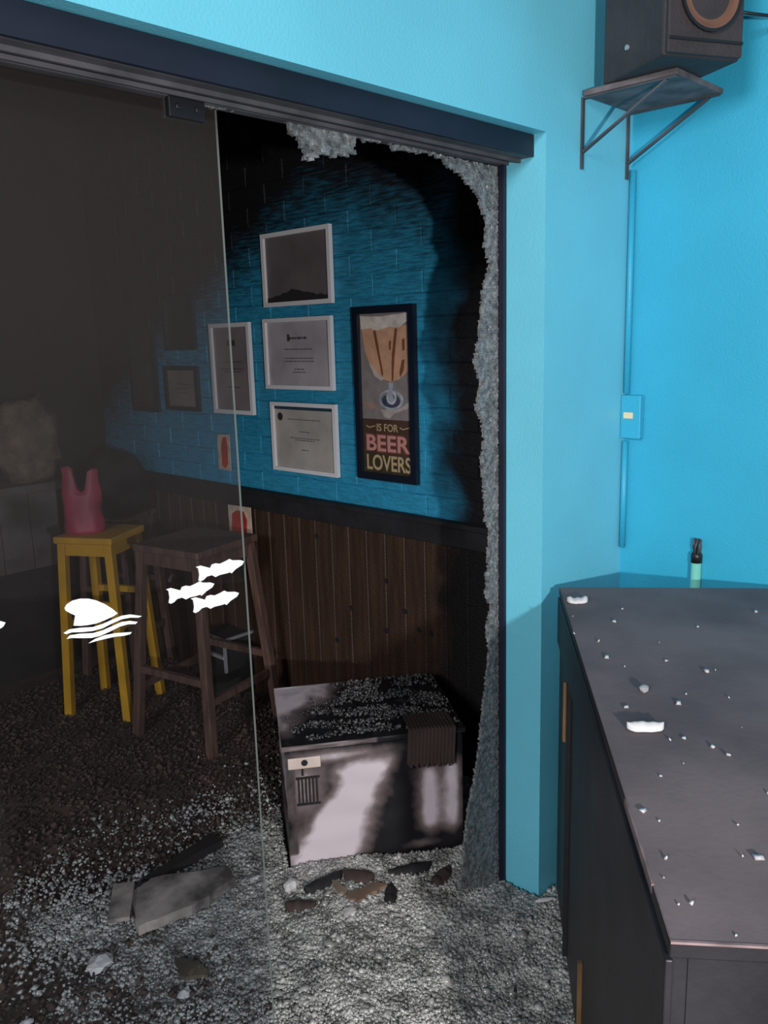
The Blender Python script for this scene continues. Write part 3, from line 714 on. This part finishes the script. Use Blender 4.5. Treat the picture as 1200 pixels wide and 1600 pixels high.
# local x = along length (away from viewer), local y = left ; so right is -y
b = MB(); b.box(-CL, 0, -CW, 0, TH-.022, TH); top = b.build('worktop', [CTOP, CSIDE], ct, bevel=.0025)
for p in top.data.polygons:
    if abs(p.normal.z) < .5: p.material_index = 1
b = MB(); b.box(-CL+.006, -.006, -.022, -.004, .05, TH-.022); b.build('side_panel', CSIDE, ct)
b = MB(); b.box(-CL+.004, -CL+.024, -CW+.02, -.022, .05, TH-.022); b.build('front_panel', CSIDE, ct)
b = MB(); b.box(-.024, -.006, -CW+.02, -.022, .05, TH-.022); b.build('back_panel', CSIDE, ct)
b = MB(); b.box(-CL+.03, -.01, -CW+.02, -CW+.038, .05, TH-.022); b.build('side_panel', CSIDE, ct)
b = MB(); b.box(-CL+.02, -.02, -CW+.03, -.014, 0, .05); b.build('plinth', CHAR, ct)
b = MB(); b.box(-CL, -.01, -.005, .004, TH-.15, TH-.024); b.build('top_rail', CSIDE, ct, bevel=.002)
b = MB(); b.box(-.30, -.285, -.005, .006, .06, TH-.152); b.build('door_gap', CHAR, ct)
b = MB(); b.box(-.268, -.256, -.004, .006, .635, .79); b.tube([(-.262, .007, .635), (-.262, .007, .79)], .0045, 8); tag(b.build('hinge', BRASS, ct), 'long brass hinge on the dark side')
b = MB(); b.box(-.60, -.590, -.004, .005, .12, .29); tag(b.build('hinge', BRASS, ct), 'lower worn brass strip')
b = MB(); b.box(-CL-.0008, -CL+.003, -CW, -.001, TH-.0025, TH+.0006); b.build('edge_highlight', CEDGE, ct)  # pale strip paints the highlight along the counter's front edge
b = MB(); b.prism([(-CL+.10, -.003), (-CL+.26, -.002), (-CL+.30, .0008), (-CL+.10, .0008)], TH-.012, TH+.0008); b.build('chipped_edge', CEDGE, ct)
for (sx, sz) in ((-.10, .84), (-.25, .83), (-.07, .76), (-.33, .78)):
    b = MB(); b.tube([(-CL+.0045, sx, sz), (-CL+.001, sx, sz)], .006, 8); b.build('screw_head', CEDGE, ct)
# bits on the worktop
def curl(name, label, L_, W_, H_, p, rz, seed, m_=None):
    b = MB(); nu, nv = 18, 7; vs = []; fs = []; rr = random.Random(seed)
    for k, off in ((0, 0), (1, -.003)):
        for j in range(nv+1):
            for i in range(nu+1):
                u, v = i/nu-.5, j/nv-.5
                wd = W_*math.sqrt(max(.03, 1-abs(2*u)**3.2))*(1+.12*noise.noise(Vector((u*5, seed, 0))))
                zz = H_*(1-(2*v)**2)*(.75+.5*noise.noise(Vector((u*4, seed, 2))))+off+.004
                vs.append((u*L_, v*wd, max(zz, .0005 if k else .0015)))
    m = (nu+1)*(nv+1)
    for k in (0, m):
        for j in range(nv):
            for i in range(nu): a = k+j*(nu+1)+i; fs.append((a, a+1, a+nu+2, a+nu+1))
    bd = [i for i in range(nu+1)]+[(j+1)*(nu+1)-1 for j in range(1, nv+1)]+[nv*(nu+1)+i for i in range(nu-1, -1, -1)]+[j*(nu+1) for j in range(nv-1, 0, -1)]
    for i in range(len(bd)): a, c = bd[i], bd[(i+1) % len(bd)]; fs.append((a, c, c+m, a+m))
    b.add(vs, fs); o = b.build(name, m_ or CHUNK, smooth=True); o.location = p; o.rotation_euler = (0, 0, rz); tag(o, label, 'shard'); return o
p = onax(1008, 1140, 2, TH); curl('plaster_flake', 'largest curled white flake on the black counter top', .062, .026, .014, (p.x, p.y, TH), R(-50), 3)
p = onax(902, 941, 2, TH); curl('plaster_flake', 'white oval flake at the far left corner of the counter top', .052, .034, .012, (p.x, p.y, TH), R(-50), 8)
p = onax(1006, 1081, 2, TH); o = lump('chunk', (.010, .009, .008), mat('grey_glass_lump', (.32, .32, .34), .3), 41, sub=2, flat=True); o.location = (p.x, p.y, TH+.0005); tag(o, 'small round grey lump between the flakes on the counter top', 'chunk')
BIT = mat('clear_bit', (.45, .45, .47), .15, spec=1)
bm_ = []
for k in range(4):
    V, F = crumbs(1, lambda rg, n: np.zeros((1, 3)), .010, 50+k, jit=.4, flat=.5); V[:, 2] -= V[:, 2].min(); bm_.append(np_mesh('glass_bit', V, F, BIT))
spots = [(895, 964), (897, 991), (972, 952), (960, 972), (976, 1043), (1003, 1078), (1181, 957), (1104, 1050), (1118, 1049), (1139, 1091), (1113, 1168), (1069, 1154), (1068, 1194), (1047, 1157), (979, 1106), (948, 1028), (1030, 1006), (935, 1003), (1090, 980), (1060, 1100), (1159, 1138), (1138, 1182), (1072, 1085), (1041, 1033), (1153, 1291), (1040, 1342), (1030, 1283), (1005, 1268), (1037, 1373), (1060, 1414), (1150, 1462), (1185, 1342), (1160, 1340), (1080, 1413), (1200, 1240), (1032, 1213)]
rr = random.Random(77)
for i, (px, py) in enumerate(spots):
    p = onax(px, py, 2, TH); o = link('glass_bit', bm_[i % 4]); o.location = (p.x, p.y, TH); o.rotation_euler = (0, 0, rr.uniform(0, 6)); k = rr.uniform(.5, 1.1) * (.9 if py < 1200 else .7); o.scale = (k, k, k)
    tag(o, 'tiny clear glass bit scattered on the black counter top', 'glass bit', 'glass bits on the counter top')

# ------------------------------------------------------------------ speaker on its wall bracket
t = empty('wall_bracket', 'two-triangle steel wall bracket with platform under the black speaker', 'bracket', (0, YF, 2.19))
b = MB(); b.box(2.0, 2.262, -.255, -.012, .004, .018); b.build('platform', TRAY, t, bevel=.002)
for x in (2.014, 2.250):
    b = MB(); b.box(x-.006, x+.006, -.005, -.0, -.165, .004); b.box(x-.008, x+.008, -.25, -.005, 0, .004); b.build('angle_bar', STEEL, t)
    b = MB(); b.bar((x, -.004, -.125), (x, -.225, .0), .012, .005, upv=(0, 0, 1)); b.build('brace', STEEL, t)
SB = Vector((1.890, .925, 2.2085)); sa = R(-28)
t = empty('loudspeaker', 'black box loudspeaker with reddish brown cone on the wall bracket', 'speaker', SB, (0, 0, sa))
SW, SD, SH = .205, .25, .40
b = MB(); b.box(0, SW, .012, SD, 0, SH); b.build('cabinet', SPK, t, bevel=.006)
b = MB(); b.box(.004, SW-.004, 0, .012, .004, SH-.004); b.build('baffle', SPK, t, bevel=.003)
cz = .128; cx = SW*.53
b = MB(); n = 32; prof = [(.078, 0), (.076, -.006), (.068, -.007), (.064, .001), (.058, -.003), (.028, .018), (.022, .014), (0.002, .006)]
vs = []; fs = []
for r_, y_ in prof:
    vs += [(cx+r_*math.cos(2*math.pi*i/n), y_-.001, cz+r_*math.sin(2*math.pi*i/n)) for i in range(n)]
for k in range(len(prof)-1): fs += [(k*n+i, k*n+(i+1) % n, (k+1)*n+(i+1) % n, (k+1)*n+i) for i in range(n)]
b.add(vs, fs); b.build('woofer', CONE, t, smooth=True)
b = MB()
for i in range(n):
    a0, a1 = 2*math.pi*i/n, 2*math.pi*(i+1)/n
    b.add([(cx+r_*math.cos(a), y_, cz+r_*math.sin(a)) for a in (a0, a1) for r_, y_ in ((.078, 0), (.079, -.008), (.072, -.008), (.071, 0))], [(0, 1, 5, 4), (1, 2, 6, 5), (2, 3, 7, 6)])
b.build('surround', BLK, t)
b = MB(); b.tube([(cx, -.004, .30), (cx, .004, .30)], .035, 20); b.build('tweeter', BLK, t)
b = MB(); b.box(.006, SW-.006, -.004, 0, .030, .036); b.build('port_slot', BLK, t)
b = MB(); b.tube([(-.001, .145, .055), (-.006, .145, .055)], .006, 10); tag(b.build('knob', PALEM, t), 'small shiny knob on the side')
b = MB(); b.tube([(2.135, .90, 2.345), (2.17, .86, 2.335), (2.22, .82, 2.33), (2.274, .80, 2.335)], .004, 8); o = b.build('speaker_cable', BLK, smooth=True); tag(o, 'short dark cable from the loudspeaker to the side wall', 'cable')

# conduit and junction box in the corner, green pipe behind the counter
t = empty('corner_conduit', 'blue painted conduit and junction box running down the wall corner', 'conduit', (XW-.001, YF-.001, 0))
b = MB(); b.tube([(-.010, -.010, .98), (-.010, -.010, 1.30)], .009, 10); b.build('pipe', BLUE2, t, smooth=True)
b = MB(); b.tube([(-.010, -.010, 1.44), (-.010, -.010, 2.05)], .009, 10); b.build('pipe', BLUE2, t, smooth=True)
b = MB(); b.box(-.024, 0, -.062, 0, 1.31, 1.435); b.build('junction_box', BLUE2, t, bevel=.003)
b = MB(); b.box(-.0265, -.024, -.040, -.010, 1.368, 1.386); tag(b.build('switch', mat('cream_switch', (.80, .68, .42), .4), t, bevel=.001), 'cream coloured switch')
p = onax(1087, 900, 0, XW-.016)
t = empty('wall_pipe', 'pale green pipe end with black coupling rising behind the counter', 'pipe', (XW-.016, p.y, 0))
b = MB(); b.tube([(0, 0, 0), (0, 0, p.z+.045)], .014, 12); b.build('pipe', GREEN, t, smooth=True)
b = MB(); b.tube([(0, 0, p.z+.040), (0, 0, p.z+.062), (0, 0, p.z+.068)], [.0155, .0155, .013], 12); b.build('coupling', BLK, t, smooth=True)
b = MB()
for k in range(5):
    a = k*1.25; b.tube([(.006*math.cos(a), .006*math.sin(a), p.z+.062), (.010*math.cos(a+.5), .010*math.sin(a+.5), p.z+.085), (.006*math.cos(a+1), .009*math.sin(a+1), p.z+.108)], .0032, 6)
b.build('wire_ends', STEEL, t, smooth=True)
for i, (px, py, L_, W_, rz, lab) in enumerate([(505, 1378, .13, .05, -10, 'curled charred scrap at the appliance foot, left of the brown strip'),
    (560, 1368, .10, .06, -60, 'curled charred scrap under the middle of the appliance front'), (640, 1352, .14, .05, -30, 'long curled charred scrap under the right part of the appliance front'),
    (690, 1362, .09, .05, 10, 'curled charred scrap between the appliance and the crazed glass'), (610, 1392, .08, .04, 40, 'curled charred scrap right of the brown strip'), (470, 1412, .09, .05, -50, 'curled charred scrap below the white rounded chunk')]):
    p = onax(px, py, 2, .03); curl('charred_scrap', lab, L_, W_, .022, (p.x, p.y, hgt(p.x, p.y)), R(rz), 20+i, BROWNC if i % 2 else CHAR)
# white glint shard at the pillar foot
p = onax(805, 1375, 2, .02); o = lump('chunk', (.030, .007, .005), CHUNK, 61, sub=2, flat=True); o.location = (1.83, 1.17, .03); o.rotation_euler = (0, 0, R(-35)); tag(o, 'thin bright shard at the foot of the blue pillar', 'shard')
